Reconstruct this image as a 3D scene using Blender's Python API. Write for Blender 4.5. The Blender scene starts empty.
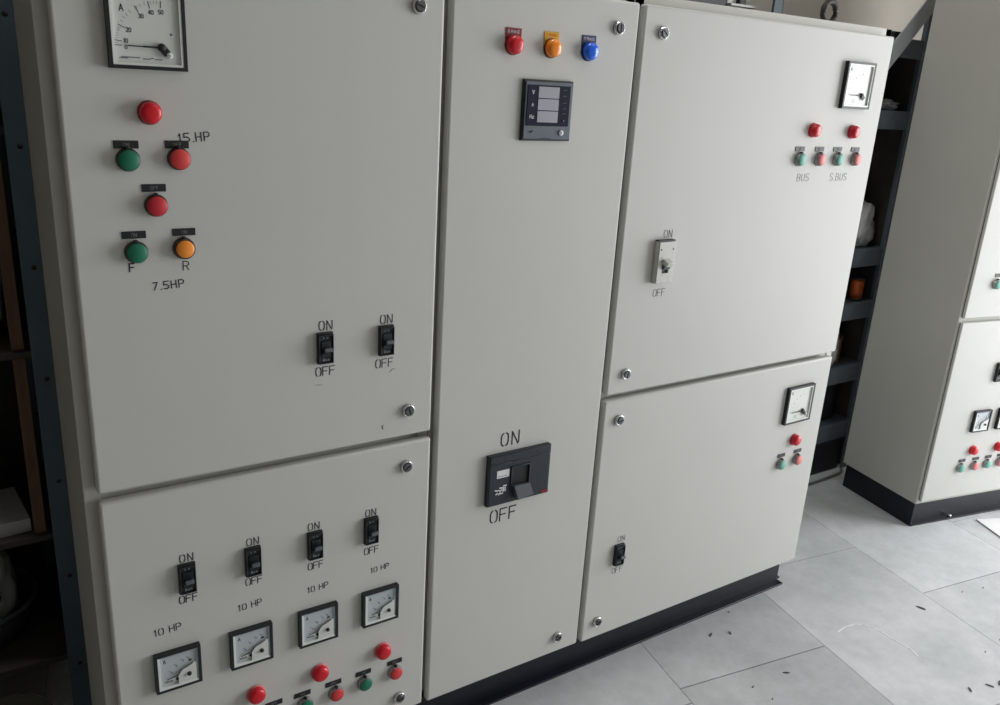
import bpy, bmesh, math, random
from mathutils import Matrix, Vector
random.seed(7)
PI = math.pi
scn = bpy.context.scene
COL = scn.collection

# ------------------------------------------------------------------ materials
def lin(c):
    return tuple(((v/255)/12.92 if v/255 <= .04045 else ((v/255+.055)/1.055)**2.4) for v in c)

MATS = {}
def mat(name, rgb, rough=.5, metal=0., noise=0., nscale=8., bump=0., bscale=200., spec=.5,
        trans=0., alpha=1., coat=0., rgb2=None, stretch=None, emit=0.):
    if name in MATS: return MATS[name]
    m = bpy.data.materials.new(name); m.use_nodes = True
    nt = m.node_tree; b = nt.nodes['Principled BSDF']
    c = lin(rgb)
    b.inputs['Base Color'].default_value = (*c, 1)
    b.inputs['Roughness'].default_value = rough
    b.inputs['Metallic'].default_value = metal
    b.inputs['Specular IOR Level'].default_value = spec
    b.inputs['Transmission Weight'].default_value = trans
    b.inputs['Alpha'].default_value = alpha
    b.inputs['Coat Weight'].default_value = coat
    tc = nt.nodes.new('ShaderNodeTexCoord')
    src = tc.outputs['Object']
    if stretch:
        mp = nt.nodes.new('ShaderNodeMapping'); mp.inputs['Scale'].default_value = stretch
        nt.links.new(src, mp.inputs[0]); src = mp.outputs[0]
    if noise > 0 or rgb2:
        n = nt.nodes.new('ShaderNodeTexNoise'); n.inputs['Scale'].default_value = nscale
        n.inputs['Detail'].default_value = 6; n.inputs['Roughness'].default_value = .6
        nt.links.new(src, n.inputs['Vector'])
        r = nt.nodes.new('ShaderNodeValToRGB')
        r.color_ramp.elements[0].position = .3; r.color_ramp.elements[1].position = .7
        c2 = lin(rgb2) if rgb2 else tuple(min(1, v*(1+noise)) for v in c)
        c1 = c if rgb2 else tuple(v*(1-noise) for v in c)
        r.color_ramp.elements[0].color = (*c1, 1); r.color_ramp.elements[1].color = (*c2, 1)
        nt.links.new(n.outputs['Fac'], r.inputs[0]); nt.links.new(r.outputs[0], b.inputs['Base Color'])
    if bump > 0:
        n2 = nt.nodes.new('ShaderNodeTexNoise'); n2.inputs['Scale'].default_value = bscale
        n2.inputs['Detail'].default_value = 3
        nt.links.new(src, n2.inputs['Vector'])
        bp = nt.nodes.new('ShaderNodeBump'); bp.inputs['Strength'].default_value = bump
        bp.inputs['Distance'].default_value = .002
        nt.links.new(n2.outputs['Fac'], bp.inputs['Height']); nt.links.new(bp.outputs[0], b.inputs['Normal'])
    MATS[name] = m
    return m

COAT  = mat('powder_coat', (203,203,198), rough=.5, noise=.018, nscale=3.5, bump=.05, bscale=420, spec=.4)
FRAME = mat('frame_coat', (198,197,190), rough=.5, noise=.03, nscale=5, bump=.05, bscale=420, spec=.35)
GASK  = mat('rubber_gasket', (34,34,32), rough=.9)
BASE  = mat('plinth_paint', (17,18,32), rough=.42, noise=.25, nscale=18, bump=.1, bscale=60)
BLACK = mat('black_plastic', (24,26,31), rough=.5)
BLACK2= mat('black_plastic_grey', (44,46,52), rough=.5)  # slightly greyer black than the base plastic
NAVY  = mat('breaker_plastic', (31,38,50), rough=.42, bump=.04, bscale=500)
NAVY2 = mat('breaker_recess', (17,18,22), rough=.6)
GREYP = mat('toggle_grey', (88,92,98), rough=.45)
PAINT = mat('stencil_paint', (30,32,40), rough=.75)
PAINT2= mat('stencil_paint_thin', (84,84,90), rough=.75)
WHITE = mat('white_print', (225,225,225), rough=.6)
PALE  = mat('pale_print', (120,124,130), rough=.6)
DIAL  = mat('dial_white', (216,219,214), rough=.4, coat=.3)
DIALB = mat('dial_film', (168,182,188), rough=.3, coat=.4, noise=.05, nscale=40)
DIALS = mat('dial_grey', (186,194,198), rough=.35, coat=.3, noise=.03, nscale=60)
COLP  = mat('pale_red_collar', (206,128,128), rough=.35)
INNER = mat('bezel_inner_white', (232,234,230), rough=.35)
INK   = mat('dial_ink', (30,30,34), rough=.6)
INKG  = mat('dial_ink_faint', (120,126,130), rough=.6)
RED   = mat('red_lens', (212,10,34), rough=.34, coat=.15, spec=.5)
REDC  = mat('red_collar', (128,14,22), rough=.35)
REDB  = mat('red_button', (214,62,62), rough=.45)
REDB2 = mat('red_button_dark', (196,38,52), rough=.45)
PINK  = mat('glare_pale_red_button', (226,130,130), rough=.5)  # red cap with overexposed glare put into its colour
GREEN = mat('green_button', (20,112,84), rough=.42)
MINT  = mat('glare_pale_green_button', (110,176,160), rough=.5)  # green cap, washed out by glare painted into the colour
AMBER = mat('amber_lens', (252,142,20), rough=.25, coat=.4)
ORANG = mat('orange_lens', (250,150,48), rough=.3, coat=.3)
BLUE  = mat('blue_lens', (18,104,240), rough=.22, coat=.5)
RINGD = mat('collar_dark', (70,60,56), rough=.35, metal=.4)
RING  = mat('collar_grey', (150,150,150), rough=.3, metal=.5)
PLR   = mat('plate_red', (124,20,34), rough=.45)
PLY   = mat('plate_yellow', (214,164,30), rough=.45)
PLB   = mat('plate_navy', (22,32,92), rough=.45)
CHROME= mat('chrome', (214,214,216), rough=.16, metal=1.)
STEELD= mat('lock_core', (110,110,114), rough=.3, metal=1.)
SLOT  = mat('lock_slot', (10,10,12), rough=.8)
MFMG  = mat('meter_grey', (98,106,116), rough=.4)
MFMN  = mat('meter_navy', (24,28,50), rough=.6, spec=.15)
LCD   = mat('lcd_pale', (176,176,186), rough=.25, coat=.5)
MCBW  = mat('white_breaker', (206,206,200), rough=.4)
GLASS = mat('clear_cover', (255,255,255), rough=.05, trans=1., alpha=.12)
BOLT  = mat('eyebolt_iron', (50,46,44), rough=.6, metal=.1, bump=.2, bscale=150)
RACK  = mat('rack_paint', (62,78,88), rough=.45, noise=.12, nscale=14, bump=.1, bscale=80)
RACKG = mat('rack_paint_grey', (92,102,112), rough=.5, noise=.15, nscale=14)
WOOD  = mat('batten_wood', (104,78,58), rough=.75, noise=.25, nscale=9, stretch=(8,8,1))
GRIME = mat('grimy_plaster', (172,170,164), rough=.95, noise=.1, nscale=2)
WALL  = mat('wall_plaster', (208,201,190), rough=.9, noise=.04, nscale=2.5, bump=.1, bscale=60)
CEIL  = mat('ceiling_paint', (160,158,152), rough=.95)
DARKM = mat('motor_black', (30,30,38), rough=.5, noise=.3, nscale=12)
DARKB = mat('dusty_dark_and_shade', (62,56,54), rough=.8, noise=.3, nscale=14)  # dusty goods; also stands for shade on the rack sheets
COPPER= mat('copper_winding', (196,98,44), rough=.45, noise=.3, nscale=30, metal=.3)
CARD  = mat('cardboard', (140,104,76), rough=.85, noise=.12, nscale=10)
PAPER = mat('paper', (178,178,180), rough=.8)
POLY  = mat('clear_polythene', (230,232,236), rough=.18, trans=.55, alpha=.55, bump=.6, bscale=25)
POLYW = mat('cloudy_polythene', (196,196,198), rough=.3, bump=.6, bscale=22)
POLYG = mat('grey_polythene', (200,204,206), rough=.2, trans=.15, alpha=.9, bump=.8, bscale=25)
TUB   = mat('tub_plastic', (54,56,58), rough=.45)
PLATE = mat('white_sheet', (242,242,242), rough=.5)
CHIP  = mat('dark_chip', (70,68,68), rough=.8)

def floor_mat():
    m = bpy.data.materials.new('stone_slabs'); m.use_nodes = True
    nt = m.node_tree; b = nt.nodes['Principled BSDF']; L = nt.links.new
    tc = nt.nodes.new('ShaderNodeTexCoord')
    def noise(s, d=8, r=.6):
        n = nt.nodes.new('ShaderNodeTexNoise'); n.inputs['Scale'].default_value = s
        n.inputs['Detail'].default_value = d; n.inputs['Roughness'].default_value = r
        L(tc.outputs['Object'], n.inputs['Vector']); return n
    n1 = noise(3.2, 8, .65)
    r1 = nt.nodes.new('ShaderNodeValToRGB'); e = r1.color_ramp.elements
    e[0].position = .32; e[0].color = (*lin((198,202,203)), 1)
    e[1].position = .68; e[1].color = (*lin((229,231,233)), 1)
    L(n1.outputs['Fac'], r1.inputs[0])
    n2 = noise(22, 10, .72)
    r2 = nt.nodes.new('ShaderNodeValToRGB'); e = r2.color_ramp.elements
    e[0].position = .3; e[0].color = (.86,.86,.86,1); e[1].position = .7; e[1].color = (1.04,1.04,1.04,1)
    L(n2.outputs['Fac'], r2.inputs[0])
    at = nt.nodes.new('ShaderNodeAttribute'); at.attribute_name = 'slab'
    mx = nt.nodes.new('ShaderNodeMix'); mx.data_type = 'RGBA'; mx.blend_type = 'MULTIPLY'
    mx.inputs[0].default_value = 1
    L(r1.outputs[0], mx.inputs[6]); L(r2.outputs[0], mx.inputs[7])
    mx2 = nt.nodes.new('ShaderNodeMix'); mx2.data_type = 'RGBA'; mx2.blend_type = 'MULTIPLY'
    mx2.inputs[0].default_value = 1
    L(mx.outputs[2], mx2.inputs[6]); L(at.outputs['Color'], mx2.inputs[7])
    L(mx2.outputs[2], b.inputs['Base Color'])
    b.inputs['Roughness'].default_value = .55
    bp = nt.nodes.new('ShaderNodeBump'); bp.inputs['Strength'].default_value = .25; bp.inputs['Distance'].default_value = .002
    L(n2.outputs['Fac'], bp.inputs['Height']); L(bp.outputs[0], b.inputs['Normal'])
    return m

# ------------------------------------------------------------------ mesh builder
class MB:
    def __init__(s): s.bm = bmesh.new(); s.mats = []
    def mi(s, m):
        if m not in s.mats: s.mats.append(m)
        return s.mats.index(m)
    def box(s, x0, x1, y0, y1, z0, z1, m, bev=0., seg=2, M=None):
        i = s.mi(m)
        r = bmesh.ops.create_cube(s.bm, size=1)
        vs = r['verts']
        T = Matrix.Translation(((x0+x1)/2, (y0+y1)/2, (z0+z1)/2)) @ Matrix.Diagonal((abs(x1-x0), abs(y1-y0), abs(z1-z0), 1))
        if M: T = M @ T
        bmesh.ops.transform(s.bm, matrix=T, verts=vs)
        fs = set(f for v in vs for f in v.link_faces)
        for f in fs: f.material_index = i
        if bev > 0:
            es = list(set(e for v in vs for e in v.link_edges))
            rr = bmesh.ops.bevel(s.bm, geom=es, offset=bev, segments=seg, profile=.5, affect='EDGES')
            for f in rr['faces']: f.material_index = i; f.smooth = True
        return s
    def lathe(s, prof, m, n=28, M=None, smooth=True, cap=True):
        """prof: (radius, y) pairs, turned round the y axis"""
        i = s.mi(m); M = M or Matrix()
        rings = []
        for r, y in prof:
            if r <= 1e-7: rings.append([s.bm.verts.new(M @ Vector((0, y, 0)))])
            else: rings.append([s.bm.verts.new(M @ Vector((r*math.cos(2*PI*k/n), y, r*math.sin(2*PI*k/n)))) for k in range(n)])
        for a, b in zip(rings, rings[1:]):
            for k in range(n):
                k2 = (k+1) % n
                if len(a) == 1 and len(b) == 1: continue
                if len(a) == 1: vs = (a[0], b[k], b[k2])
                elif len(b) == 1: vs = (a[k], b[0], a[k2])
                else: vs = (a[k], b[k], b[k2], a[k2])
                f = s.bm.faces.new(vs); f.material_index = i; f.smooth = smooth
        return s
    def tube(s, pts, r, m, n=8, closed=False):
        i = s.mi(m); P = [Vector(p) for p in pts]; rings = []
        N = len(P)
        for k, p in enumerate(P):
            a = P[(k-1) % N] if (closed or k > 0) else P[k]
            b = P[(k+1) % N] if (closed or k < N-1) else P[k]
            t = (b-a).normalized(); u = t.cross(Vector((0, 0, 1)))
            if u.length < .1: u = t.cross(Vector((0, 1, 0)))
            u.normalize(); w = t.cross(u)
            rings.append([s.bm.verts.new(p + r*(math.cos(2*PI*j/n)*u + math.sin(2*PI*j/n)*w)) for j in range(n)])
        rr = list(zip(rings, rings[1:])) + ([(rings[-1], rings[0])] if closed else [])
        for a, b in rr:
            for j in range(n):
                f = s.bm.faces.new((a[j], a[(j+1) % n], b[(j+1) % n], b[j])); f.material_index = i; f.smooth = True
        if not closed:
            for q in (rings[0][::-1], rings[-1]):
                f = s.bm.faces.new(q); f.material_index = i
        return s
    def prism(s, poly, y0, y1, m, M=None):
        """polygon in (x, z), extruded along y"""
        i = s.mi(m); M = M or Matrix()
        a = [s.bm.verts.new(M @ Vector((x, y0, z))) for x, z in poly]
        b = [s.bm.verts.new(M @ Vector((x, y1, z))) for x, z in poly]
        fs = [s.bm.faces.new(a), s.bm.faces.new(b[::-1])]
        for k in range(len(poly)):
            k2 = (k+1) % len(poly)
            fs.append(s.bm.faces.new((a[k], b[k], b[k2], a[k2])))
        for f in fs: f.material_index = i
        return s
    def stroke(s, pts, w, y, m, d=.0003, M=None):
        """thin painted line through (x, z) points on the plane y"""
        for (x0, z0), (x1, z1) in zip(pts, pts[1:]):
            L = math.hypot(x1-x0, z1-z0)
            if L < 1e-9: continue
            R = Matrix.Translation(((x0+x1)/2, y, (z0+z1)/2)) @ Matrix.Rotation(-math.atan2(z1-z0, x1-x0), 4, 'Y')
            if M: R = M @ R
            s.box(-L/2-w*.35, L/2+w*.35, -d, 0, -w/2, w/2, m, M=R)
        return s
    def text(s, t, cx, cz, h, y, m, w=None, rot=0, gap=.32, asp=.6, d=.0003):
        w = w or h*.13
        adv = h*(asp+gap)
        def aw(c): return adv*(.62 if c == '1' else .45 if c in '.I' else (.6 if c == ' ' else 1))
        W = sum(aw(c) for c in t) - h*gap
        x = -W/2
        R = Matrix.Translation((cx, 0, cz)) @ Matrix.Rotation(-rot, 4, 'Y')
        for c in t:
            for pl in FONT.get(c, []):
                s.stroke([(x + px*h*asp, (pz-.5)*h) for px, pz in pl], w, y, m, d=d, M=R)
            x += aw(c)
        return s
    def build(s, name, parent=None, loc=None):
        bmesh.ops.recalc_face_normals(s.bm, faces=s.bm.faces)
        me = bpy.data.meshes.new(name); s.bm.to_mesh(me); s.bm.free()
        for m in s.mats: me.materials.append(m)
        o = bpy.data.objects.new(name, me); COL.objects.link(o)
        if parent: o.parent = parent
        if loc: o.location = loc
        return o

def arc(cx, cz, r, a0, a1, n=6, sx=1.):
    return [(cx + sx*r*math.cos(math.radians(a0+(a1-a0)*k/n)), cz + r*math.sin(math.radians(a0+(a1-a0)*k/n))) for k in range(n+1)]
FONT = {
 'O': [[(.32,0),(.10,.1),(0,.3),(0,.7),(.10,.9),(.32,1)], [(.68,1),(.90,.9),(1,.7),(1,.3),(.90,.1),(.68,0)]],
 '0': [[(.32,0),(.10,.1),(0,.3),(0,.7),(.10,.9),(.32,1)], [(.68,1),(.90,.9),(1,.7),(1,.3),(.90,.1),(.68,0)]],
 'N': [[(0,0),(0,1),(.9,0)], [(1,.12),(1,1)]],
 'F': [[(0,0),(0,1),(.95,1)], [(.14,.52),(.8,.52)]],
 'H': [[(0,0),(0,1)], [(.12,.5),(.88,.5)], [(1,0),(1,1)]],
 'h': [[(0,0),(0,1)], [(.12,.5),(.88,.5)], [(1,0),(1,1)]],
 'P': [[(0,0),(0,1)], [(.14,1),(.7,1),(1,.85),(1,.6),(.7,.45),(.14,.45)]],
 'R': [[(0,0),(0,1)], [(.14,1),(.7,1),(1,.85),(1,.62),(.7,.48),(.14,.48)], [(.55,.45),(1,0)]],
 'Y': [[(0,1),(.5,.5),(1,1)], [(.5,.42),(.5,0)]],
 'B': [[(0,0),(0,1),(.7,1),(.95,.85),(.95,.65),(.7,.52),(0,.52)], [(.7,.5),(1,.35),(1,.15),(.7,0),(0,0)]],
 'A': [[(0,0),(.5,1),(1,0)], [(.2,.35),(.8,.35)]],
 'V': [[(0,1),(.5,0),(1,1)]],
 'S': [[(1,.88),(.7,1),(.3,1),(0,.85),(0,.62),(.3,.5),(.7,.5),(1,.36),(1,.15),(.7,0),(.3,0),(0,.12)]],
 'E': [[(1,0),(0,0),(0,1),(1,1)], [(.1,.52),(.8,.52)]],
 'U': [[(0,1),(0,.25),(.25,0),(.4,0)], [(.6,0),(.75,0),(1,.25),(1,1)]],
 'z': [[(0,.6),(.9,.6),(0,0),(.9,0)]],
 '1': [[(0,.8),(.25,1),(.25,0)]],
 '2': [[(0,.85),(.3,1),(.7,1),(1,.8),(1,.6),(0,0),(1,0)]],
 '3': [[(0,.9),(.4,1),(.8,.95),(1,.75),(.8,.55),(.4,.52)], [(.8,.55),(1,.3),(.8,.05),(.4,0),(0,.1)]],
 '4': [[(.75,0),(.75,1),(0,.3),(1,.3)]],
 '5': [[(1,1),(.1,1),(0,.55),(.6,.6),(1,.4),(1,.2),(.6,0),(0,.08)]],
 '7': [[(0,1),(1,1),(.3,0)]],
 '.': [[(.1,0),(.22,.02)]],
}

def empty(name, loc, rz=0):
    o = bpy.data.objects.new(name, None); COL.objects.link(o)
    o.location = loc; o.rotation_euler = (0, 0, rz); o.empty_display_size = .05
    return o
def tag(o, label=None, cat=None, group=None, kind=None):
    if label: o['label'] = label
    if cat: o['category'] = cat
    if group: o['group'] = group
    if kind: o['kind'] = kind
    return o
def child(mb, name, parent, wloc=None, label=None):
    """link a mesh; wloc is in the frame of the cabinet root"""
    o = mb.build(name, parent, wloc)
    if label: o['label'] = label
    return o

# ------------------------------------------------------------------ instruments (local: x right, z up, -y outwards)
def nudge(root, x, z):
    return (x*1.0045, 1.255+(z-1.255)*1.0045) if root.rotation_euler.z == 0 else (x, z)
def lamp(root, x, z, lens=RED, collar=REDC, r=.0138, label='red indicator lamp'):
    x, z = nudge(root, x, z)
    b = MB(); b.lathe([(0,0),(r+.0012,0),(r+.0012,-.0022),(r+.0006,-.0032),(r-.001,-.0032),(0,-.0032)], collar)
    o = child(b, 'indicator_lamp', root, (x, 0, z), label)
    l = MB(); l.lathe([(r-.0002,-.003),(r-.0002,-.0095),(r-.0010,-.0120),(r-.0030,-.0140),(r-.007,-.0152),(0,-.0157)], lens)
    child(l, 'lens', o)
    return o
def button(root, x, z, cap=GREEN, ring=RING, label=None, r=.0138, cr=.0122):
    x, z = nudge(root, x, z)
    b = MB(); b.lathe([(0,0),(r+.001,0),(r+.001,-.002),(r,-.0035),(r,-.0080),(r-.0008,-.0090),(cr+.0002,-.0090),(cr,-.007),(0,-.007)], ring)
    b.box(-.0022, .0022, -.0078, -.001, r-.0012, r+.0028, BLACK, .0006)
    o = child(b, 'push_button', root, (x, 0, z), label)
    l = MB(); l.lathe([(cr-.0003,-.006),(cr-.0002,-.0102),(cr-.0014,-.0114),(0,-.0114)], cap)
    child(l, 'button_cap', o)
    return o
def plate(root, x, z, t, w=.030, h=.0098, m=BLACK, ink=PALE, rot=0, label=None, th=.0042):
    M = Matrix.Rotation(-rot, 4, 'Y')
    b = MB(); b.box(-w/2, w/2, -.0012, 0, -h/2, h/2, m, .0005, M=M)
    if t: b.text(t, 0, 0, th, -.00125, ink, w=.0006, rot=rot, d=.0002)
    return child(b, 'legend_plate', root, (x, 0, z), label)
def lock(door, x, z, ang, off):
    x, z = nudge(door, x, z)
    b = MB(); b.lathe([(0,0),(.0112,0),(.0112,-.004),(.0106,-.0058),(.0088,-.0068),(.0086,-.0045),(0,-.0045)], CHROME)
    b.lathe([(.0078,-.0045),(.0076,-.0078),(.0070,-.0086),(0,-.0086)], STEELD, smooth=False)
    b.box(-.0062, .0062, -.0090, -.0080, -.0011, .0011, SLOT, M=Matrix.Rotation(-ang, 4, 'Y'))
    return child(b, 'door_lock', door, (x-off[0], 0-off[1], z-off[2]))
def mcb(root, x, z, w=.0255, h=.050):
    x, z = nudge(root, x, z)
    b = MB()
    b.box(-w/2, w/2, -.006, 0, -h/2, h/2, BLACK, .0008)
    q = .0022
    for (x0, x1, z0, z1) in ((-w/2+.001, -w/2+q, -h/2+.001, h/2-.003), (w/2-q, w/2-.001, -h/2+.001, h/2-.003),
                             (-w/2+.001, w/2-.001, h/2-q-.002, h/2-.003), (-w/2+.001, w/2-.001, -h/2+.001, -h/2+q)):
        b.box(x0, x1, -.0095, -.005, z0, z1, BLACK2, .0003)
    b.box(-.0075, .0075, -.0085, -.005, -.013, .012, BLACK, .0006)
    b.box(-.0045, -.0022, -.0064, -.0058, .0158, .0182, PALE); b.box(.0015, .0038, -.0064, -.0058, .0158, .0182, PALE)
    for k, (a, c) in enumerate(((-.005, .0035), (-.001, .002), (.003, .0028))):
        b.box(a, a+.0028, -.0066, -.0058, -.0205, -.0205+c+.001, PALE)
    o = child(b, 'circuit_breaker', root, (x, 0, z))
    t = MB()
    M = Matrix.Translation((0, -.0085, -.003)) @ Matrix.Rotation(math.radians(-28), 4, 'X')
    t.box(-.0062, .0062, -.010, .002, -.0045, .0030, NAVY, .0012, M=M)
    t.box(-.0062, .0062, -.0115, -.009, -.0045, .0012, GREYP, .0008, M=M)
    child(t, 'toggle', o)
    return o

def dial_big(root, x, z, s=.092, full=True, nsz=1., knob=True, faint=False):
    """moving-iron ammeter, quarter scale, pointer at zero"""
    h = s/2; b = MB(); k = s/.092
    for a in (0, 1, 2, 3):
        M = Matrix.Rotation(a*PI/2, 4, 'Y')
        b.prism([(-h, -h), (h, -h), (h-.0045*k, -h+.0045*k), (-h+.0045*k, -h+.0045*k)], -.0095, 0, BLACK, M=M)
    b.box(-h+.004*k, h-.004*k, -.003, 0, -h+.004*k, h-.004*k, BLACK)
    o = child(b, 'ammeter', root, (x, 0, z))
    i = MB(); g = h-.0045*k; g2 = g-.0028*k
    for a in (0, 1, 2, 3):
        M = Matrix.Rotation(a*PI/2, 4, 'Y')
        i.prism([(-g, -g), (g, -g), (g2, -g2), (-g2, -g2)], -.0088, -.003, INNER, M=M)
    child(i, 'inner_rim', o)
    d = MB(); yy = -.0052
    d.box(-g2, g2, yy, -.003, -g2, g2, DIAL)
    px, pz = .0165*k, -.019*k
    ink = INK if not faint else INKG
    if full:
        for lab, a in (('0', 180), ('10', 174), ('20', 154), ('30', 122), ('40', 104), ('50', 88)):
            c, sn = math.cos(math.radians(a)), math.sin(math.radians(a))
            d.stroke([(px+.0465*c*k, pz+.0465*sn*k), (px+.054*c*k, pz+.054*sn*k)], .0008*k, yy, ink)
            d.text(lab, px+.0415*c*k, pz+.0415*sn*k+(-.0016 if lab == '0' else .0012 if lab == '10' else 0), .0047*k, yy, ink, w=.0007*k, gap=.2, asp=.5)
        for a in (177, 171, 168, 165, 161, 158, 148, 142, 137, 131, 120, 115, 109, 101, 97, 93):
            c, sn = math.cos(math.radians(a)), math.sin(math.radians(a))
            d.stroke([(px+.0505*c*k, pz+.0505*sn*k), (px+.054*c*k, pz+.054*sn*k)], .0004*k, yy, INKG)
        d.text('A', -.0275*k, .024*k, .0075*k, yy, ink, w=.0011*k)
        for q, (a0, a1) in enumerate(((-.033, -.024), (-.031, -.010), (-.006, .002), (.003, .006), (.008, .016))):
            d.stroke([(a0*k, (-.0335+.0012*(q % 2))*k), (a1*k, (-.0335+.0012*(q % 2))*k)], .0014*k, yy, INKG)
        d.lathe([(0, -.0056), (.0015*k, -.0056), (.0015*k, -.005)], INKG, n=10, M=Matrix.Translation((.029*k, 0, -.003*k)))
    else:
        d.text('A', -.030*k, .031*k, .007*k, yy, ink, w=.0010*k)
        for a in (178, 162, 146, 128, 112, 96):
            c, sn = math.cos(math.radians(a)), math.sin(math.radians(a))
            d.stroke([(px+.040*c*k, pz+.040*sn*k), (px+.044*c*k, pz+.044*sn*k)], .0007*k, yy, INKG)
        for q in range(3): d.stroke([(-.012*k, (-.028-.0025*q)*k), (-.002*k, (-.028-.0025*q)*k)], .0007*k, yy, INKG)
    child(d, 'dial', o)
    n = MB()
    n.box(px-.040*k, px, -.0078, -.0072, pz-.0007*k, pz+.0007*k, INK)
    n.box(px-.022*k, px, -.0080, -.0072, pz-.0011*k, pz+.0011*k, INK)
    n.lathe([(0,-.0095),(.0042*k,-.0095),(.0050*k,-.0085),(.0050*k,-.005)], BLACK, n=18, M=Matrix.Translation((px, 0, pz)))
    n.box(-.0045*k, .0045*k, -.009, -.0072, -.010*k, .001*k, BLACK, .0008, M=Matrix.Translation((px, 0, pz)) @ Matrix.Rotation(math.radians(-42), 4, 'Y'))
    child(n, 'pointer', o)
    if knob:
        w = MB(); w.lathe([(0,-.0125),(.0030*k,-.0125),(.0036*k,-.0115),(.0036*k,-.0072)], WHITE, n=16, M=Matrix.Translation((px+.008*k, 0, pz-.009*k)))
        w.box(-.0022*k, .0022*k, -.0129, -.0124, -.0005, .0005, INKG, M=Matrix.Translation((px+.008*k, 0, pz-.009*k)))
        child(w, 'zero_screw', o)
    return o

def dial_small(root, x, z, s=.070):
    """small flanged ammeter with swept cover"""
    h = s/2; k = s/.070; b = MB()
    for a in (0, 1, 2, 3):
        M = Matrix.Rotation(a*PI/2, 4, 'Y')
        b.prism([(-h, -h), (h, -h), (h-.0042*k, -h+.0042*k), (-h+.0042*k, -h+.0042*k)], -.0095, 0, BLACK, M=M)
    b.box(-h+.004*k, h-.004*k, -.003, 0, -h+.004*k, h-.004*k, BLACK)
    o = child(b, 'ammeter', root, (x, 0, z))
    g = h-.0042*k; g2 = g-.004*k
    i = MB()
    for a in (0, 1, 2, 3):
        M = Matrix.Rotation(a*PI/2, 4, 'Y')
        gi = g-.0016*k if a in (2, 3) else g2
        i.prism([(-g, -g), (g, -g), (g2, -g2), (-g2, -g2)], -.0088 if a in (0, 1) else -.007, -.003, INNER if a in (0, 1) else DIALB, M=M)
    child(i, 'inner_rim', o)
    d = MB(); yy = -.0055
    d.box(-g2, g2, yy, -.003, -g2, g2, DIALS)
    d.text('A', -.020*k, .019*k, .0058*k, yy, INK, w=.0009*k)
    for px, pz in ((-.014, .000), (-.006, .010), (.004, .0165), (.013, .0185)):
        d.stroke([(px*k, pz*k), ((px+.0024)*k, (pz-.0028)*k)], .0008*k, yy, INKG)
        d.text('0', (px+.004)*k, (pz-.0045)*k, .003*k, yy, INKG, w=.0005*k)
    d.box(-.020*k, -.003*k, -.0060, -.005, -.0215*k, -.0150*k, DIAL)
    d.stroke([(-.019*k, -.019*k), (-.010*k, -.019*k)], .0035*k, -.0060, INKG)
    d.lathe([(0, -.0068), (.0028*k, -.0068), (.0028*k, -.005)], INK, n=14, M=Matrix.Translation((-.002*k, 0, -.018*k)))
    d.stroke([(.017*k, .0095*k), (.020*k, .0095*k)], .003*k, yy, INK)
    child(d, 'dial', o)
    crv = [(-.018, -.0130), (-.010, -.0110), (-.001, -.0095), (.0012, -.0060), (.0040, -.0025), (.0075, -.0002), (.0120, .0010), (.0180, .0035), (.0215, .0055)]
    c = MB()
    c.prism([(p[0]*k, p[1]*k) for p in crv[2:]] + [(g2, .0055*k), (g2, -g2), (-.001*k, -g2)], -.0088, -.005, DIAL)
    child(c, 'lower_cover', o)
    n = MB(); n.stroke([(p[0]*k, p[1]*k) for p in crv], .0013*k, -.0086, INK, d=.0006)
    child(n, 'pointer', o)
    w = MB(); w.lathe([(0,-.0108),(.0030*k,-.0118),(.0034*k,-.0100),(.0034*k,-.0085)], BLACK, n=16, M=Matrix.Translation((.0155*k, 0, -.0125*k)))
    w.box(-.003*k, .003*k, -.0112, -.0106, -.0005, .0005, GREYP, M=Matrix.Translation((.0155*k, 0, -.0125*k)))
    child(w, 'zero_screw', o)
    return o

# ------------------------------------------------------------------ enclosure pieces
Y_FR = .022
def door(root, x0, x1, z0, z1):
    """a folded sheet door, its front at y=0, with a gasket behind"""
    cx = (x0+x1)/2
    b = MB()
    b.box(x0-cx, x1-cx, 0, .017, 0, z1-z0, COAT, .0045, 4)
    b.box(x0-cx+.010, x1-cx-.010, .016, Y_FR, .010, z1-z0-.010, GASK)
    o = child(b, 'door', root, (cx, 0, z0))
    return o, (cx, 0, z0)
def letter(door_, off, items, m=PAINT, name='lettering', label=None):
    """painted lettering on one door"""
    for t, x, z, h, w, rot, g in items:
        b = MB(); b.text(t, 0, 0, h, -.0001, m, w=w, rot=rot, gap=g)
        child(b, name, door_, (x-off[0], 0, z-off[2]), label=label)
def carcass(root, x0, x1, y1, z0, z1):
    b = MB()
    t = .0015
    b.box(x0+t, x1-t, Y_FR+.002, y1, z0, z1-.0005, FRAME, .001)
    # folded front frame
    for a in ((x0, x0+.022, z0, z1), (x1-.022, x1, z0, z1), (x0, x1, z1-.024, z1), (x0, x1, z0, z0+.02)):
        b.box(a[0]+.0004, a[1]-.0004, Y_FR, Y_FR+.020, a[2], a[3], FRAME, .0012)
    b.box(x0+.010, x1-.010, y1-.002, y1+.004, z0+.02, z1-.02, FRAME, .001)
    return child(b, 'carcass', root)

# world x of the three units; roots stand at their base centre
def unit(name, xc, z, label, cat):
    r = empty(name, (xc, 0, z)); tag(r, label, cat); return r

ZB = .088
class Off:
    """places children of a cabinet root with world x, z"""
def rel(o, root):
    for c in o: c.location = (c.location.x - root.location.x, c.location.y - root.location.y, c.location.z - root.location.z)
def settle(root):
    """parts were located in world coordinates; express them from the root"""
    for c in root.children:
        c.location = Vector(c.location) - Vector(root.location)

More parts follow.
